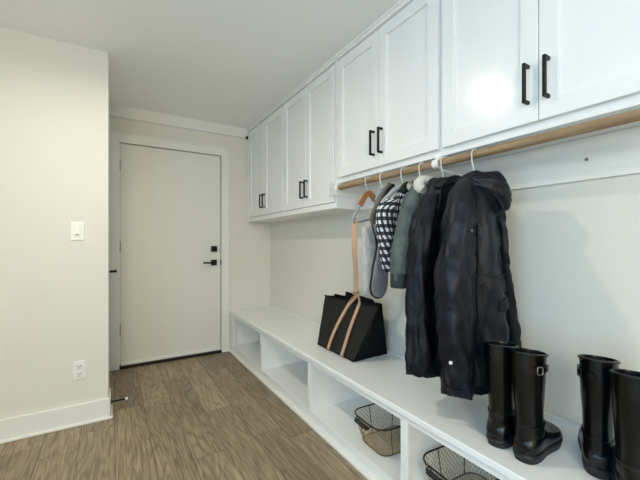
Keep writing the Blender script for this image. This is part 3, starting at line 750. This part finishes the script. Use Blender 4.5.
for us in (((.37, .03), (.40, .25), (.45, .5), (.505, .75), (.555, .97)), ((.74, .03), (.735, .25), (.725, .5), (.72, .75), (.715, .97))):
    pts = [fp(u, v) for u, v in us] + [knot + Vector((.012, .02 if us[0][0] < .5 else -.012, -.03)), knot]
    bm = BM(); tube(bm, spline(pts, 6), 1, flat=(.0135, .002), up=(-1, 0, 0)); s_ = obj('strap', bm, M['tan'], TT, world=True, label='tan webbing strap')
    for sg in (-1, 1):
        bm = BM(); q = spline(pts, 6); tube(bm, [Vector(p) + Vector((-.0006, sg * .0128, 0)) for p in q], .0018, 6); o = obj('strap_edge', bm, M['tan2'], None, smooth=True); o.data.transform(Matrix.Translation(-TT.location)); o.parent = s_
bm = BM(); tube(bm, spline([knot, knot + Vector((-.03, -.04, .12)), (1.215, 1.60, 1.12), (1.205, 1.588, 1.27), (1.213, 1.584, 1.318)], 8), 1, flat=(.0165, .002), up=(-.8, -.3, 0)); obj('long_strap', bm, M['tan'], TT, world=True, label='tan strap running up to the hanger')
bm = BM(); tube(bm, spline([knot + Vector((0, .018, -.012)), knot + Vector((-.012, 0, .006)), knot + Vector((0, -.018, .012)), knot + Vector((.012, 0, 0))], 5), .010, 10, True); obj('strap_knot', bm, M['tan'], TT, smooth=True, world=True)

# ------------------------------------------------------------------ wire baskets
def rrect(hx, hy, r, z, n=8):
    out = []
    for cx, cy, a0 in ((hx - r, hy - r, 0), (-hx + r, hy - r, 90), (-hx + r, -hy + r, 180), (hx - r, -hy + r, 270)):
        for k in range(n): a = radians(a0 + 90 * k / (n - 1)); out.append((cx + r * cos(a), cy + r * sin(a), z))
    return out
def resample(pts, m):
    P_ = [Vector(p) for p in pts] + [Vector(pts[0])]; L_ = [0]
    for a, b in zip(P_, P_[1:]): L_.append(L_[-1] + (b - a).length)
    out = []; j = 0
    for k in range(m):
        s_ = L_[-1] * k / m
        while L_[j + 1] < s_: j += 1
        out.append(P_[j].lerp(P_[j + 1], (s_ - L_[j]) / max(1e-9, L_[j + 1] - L_[j])))
    return out
def basket():
    t = thing('wire_basket', '', 'basket')
    m = 208; HZ = .150
    def ring(v):
        f = v ** .8
        return resample(rrect(.145 + .045 * f, .105 + .025 * f, .05 + .02 * f, .006 + HZ * v), m)
    nv = 9; G = [ring(k / (nv - 1)) for k in range(nv)]
    bm = BM()
    for s0 in range(0, m, 4):
        for sg in (1, -1): tube(bm, [G[k][(s0 + sg * 3 * k) % m] for k in range(nv)], .00115, 4, cap=False)
    hx, hy = .142, .102
    for k in range(-15, 16):                                   # floor mesh, diagonal wires
        for sg in (1, -1):
            c = k * .017; t0 = max(-hx, (-hy - c) if True else 0); t1 = min(hx, hy - c)
            if t1 > t0 + .01: tube(bm, [(t0, sg * (t0 + c), .004), (t1, sg * (t1 + c), .004)], .0011, 4, cap=False)
    obj('wire_mesh', bm, M['brass'], t, smooth=True, weld=False)
    for k, r_ in ((0, .0024), (nv - 1, .0038)):
        bm = BM(); tube(bm, G[k][::2], r_, 8, True); obj('rim' if k else 'base_ring', bm, M['bronze'], t, smooth=True)
    for s0 in (20, 52, 84, 124, 156, 188):
        bm = BM(); tube(bm, [G[k][s0] for k in range(nv)], .0022, 6); obj('rib', bm, M['bronze'], t, smooth=True)
    for sg in (1, -1):                                       # handles on the two ends
        hz = .006 + HZ; ex = sg * .186
        bm = BM(); tube(bm, spline([(ex, -.055, hz), (ex + sg * .014, -.057, hz - .004), (ex + sg * .022, -.050, hz - .012), (ex + sg * .022, .050, hz - .012), (ex + sg * .014, .057, hz - .004), (ex, .055, hz)], 4), .003, 6)
        h = obj('handle', bm, M['bronze'], t, smooth=True)
        bm = BM(); tube(bm, [(ex + sg * .022, -.050 + .1 * k / 10, hz - .012) for k in range(11)], [.010] + [.0115] * 9 + [.010], 12); obj('grip', bm, M['dark'], h, smooth=True, label='black handle grip')
    return t
bk = basket(); bk.location = (1.322, 1.400, .080); bk.rotation_euler = (0, 0, radians(-3)); bk['group'] = 'wire baskets in the cubbies'
bk['label'] = 'bronze wire basket in the cubby below the coats'
dup(bk, (1.322, .915, .080), radians(-3), 'bronze wire basket in the cubby nearest the bottom edge, left of the boots')

# ------------------------------------------------------------------ rubber boots
def boot(side):
    """toe points +x, foot along x, heel near x=-.085; side=+1 buckle faces -y"""
    t = thing('rubber_boot', '', 'boot')
    # shaft
    K = spline([(.040, .000, 0, .058, .036), (.07, .000, 0, .060, .040), (.10, -.002, 0, .056, .041), (.13, -.005, 0, .050, .040), (.17, -.008, 0, .052, .041), (.23, -.010, 0, .058, .045), (.29, -.011, 0, .062, .048), (.335, -.010, 0, .063, .049), (.357, -.009, 0, .064, .050)], 7)
    n = 36; rings = []
    for z, cx, cy, rx, ry in K:
        rings.append([Vector((cx + rx * cos(2 * pi * j / n), cy + ry * sin(2 * pi * j / n), z + .012 * (z / .37) ** 6 * -cos(2 * pi * j / n))) for j in range(n)])
    top = rings[-1]; cx = -.009
    for sc_, dz in ((.955, .001), (.93, -.004), (.9, -.12), (.75, -.22)):
        rings.append([Vector((cx + (p.x - cx) * sc_, p.y * sc_, p.z + dz)) for p in top])
    bm = BM(); loft(bm, rings); sh = obj('shaft', bm, M['boot'], t, smooth=60)
    bm = BM(); tube(bm, [p + Vector((0, 0, -.004)) for p in top], .0042, 8, True); obj('top_binding', bm, M['boot'], t, smooth=True)
    # foot
    F = spline([(-.062, .020, .056, .010), (-.058, .018, .070, .026), (-.044, .016, .088, .036), (-.02, .014, .112, .041), (.02, .014, .120, .042), (.05, .014, .104, .043), (.08, .014, .088, .046), (.11, .014, .080, .049), (.14, .014, .073, .049), (.165, .016, .062, .042), (.178, .018, .050, .029), (.185, .022, .040, .013)], 4)
    rings = []
    for x, zb, zt, hw in F:
        r = []; cz = (zb + zt) / 2; hz = (zt - zb) / 2; yo = side * .008 * max(0, x / .2)
        for j in range(28):
            a = 2 * pi * j / 28; c, s_ = cos(a), sin(a); ex = .62 if s_ < 0 else 1
            r.append(Vector((x, yo + hw * math.copysign(abs(c) ** (.62 if s_ < 0 else .95), c), cz + hz * math.copysign(abs(s_) ** ex, s_))))
        rings.append(r)
    bm = BM(); loft(bm, rings); obj('foot', bm, M['boot'], t, smooth=70)
    bm = BM(); K2 = [k for k in K if .115 < k[0] < .135][:1][0]
    tube(bm, [(K2[1] + (K2[3] + .001) * cos(2 * pi * j / n) + .002, (K2[4] + .001) * sin(2 * pi * j / n), K2[0] + .006 * cos(2 * pi * j / n)) for j in range(n)], .0035, 6, True); obj('ankle_seam', bm, M['boot'], t, smooth=True)
    # sole with a heel block
    def outline(s_, z):
        pts = []
        for x, y in ((-.067, .0), (-.061, .022), (-.042, .036), (-.01, .041), (.04, .040), (.08, .045), (.12, .051), (.160, .046), (.186, .026), (.195, 0)):
            pts.append((x, y))
        full = pts + [(x, -y) for x, y in reversed(pts[1:-1])]
        sp_ = spline(full + [full[0]], 4)[:-1]
        return [Vector((.06 + (x - .06) * s_, y * s_ + side * .008 * max(0, x / .2), z + (.010 * max(0, (x - .13) / .06) ** 2))) for x, y in sp_]
    bm = BM(); loft(bm, [outline(.97, .010), outline(1.0, .013), outline(1.015, .018), outline(1.015, .026), outline(.985, .029)]); obj('sole', bm, M['sole'], t, smooth=50)
    bm = BM(); loft(bm, [[Vector((p.x, p.y * .96, z)) for p in outline(.97, 0) if True] for z in (0.0, .011)]); bmesh.ops.delete(bm, geom=[], context='VERTS'); obj('tread', bm, M['sole'], t, smooth=40)
    # strap and buckle
    kz = .312; k3 = min(K, key=lambda k: abs(k[0] - kz)); _, c3, _, rx, ry = k3
    am = -side * 120
    bm = BM(); tube(bm, [(c3 + (rx + .004) * cos(radians(am + q)), (ry + .004) * sin(radians(am + q)), kz) for q in range(-48, 49, 6)], 1, flat=(.0025, .010), up=(0, 0, 1)); s_ = obj('strap', bm, M['boot'], t)
    a = radians(am); p = Vector((c3 + (rx + .009) * cos(a), (ry + .009) * sin(a), kz)); tg = Vector((-sin(a) * rx, cos(a) * ry, 0)).normalized()
    bm = BM(); pts = [p + tg * dx + Vector((0, 0, dz)) for dx, dz in ((-.009, -.012), (.009, -.012), (.010, 0), (.009, .012), (-.009, .012), (-.010, 0))]; tube(bm, pts, .0019, 8, True); obj('buckle', bm, M['steel'] if side > 0 else M['black_metal'], s_, smooth=True, label='metal buckle')
    return t
b1 = boot(1)
b1.location = (1.220, .622, .446); b1.rotation_euler = (0, 0, radians(4)); b1['group'] = 'pair of boots below the parka'
b1['label'] = 'tall black rubber boot with a metal buckle, toe showing, beside the parka'
b2 = boot(-1)
b2.location = (1.224, .722, .446); b2.rotation_euler = (0, 0, radians(6)); b2['group'] = 'pair of boots below the parka'
b2['label'] = 'tall black rubber boot half hidden behind the buckled boot beside the parka'
dup(b2, (1.336, .472, .446), radians(24), 'tall black rubber boot at right, the left one of the pair cut by the edge', 'pair of boots at the frame edge')
dup(b1, (1.262, .364, .446), radians(22), 'tall black rubber boot cut off by the right edge of the picture', 'pair of boots at the frame edge')
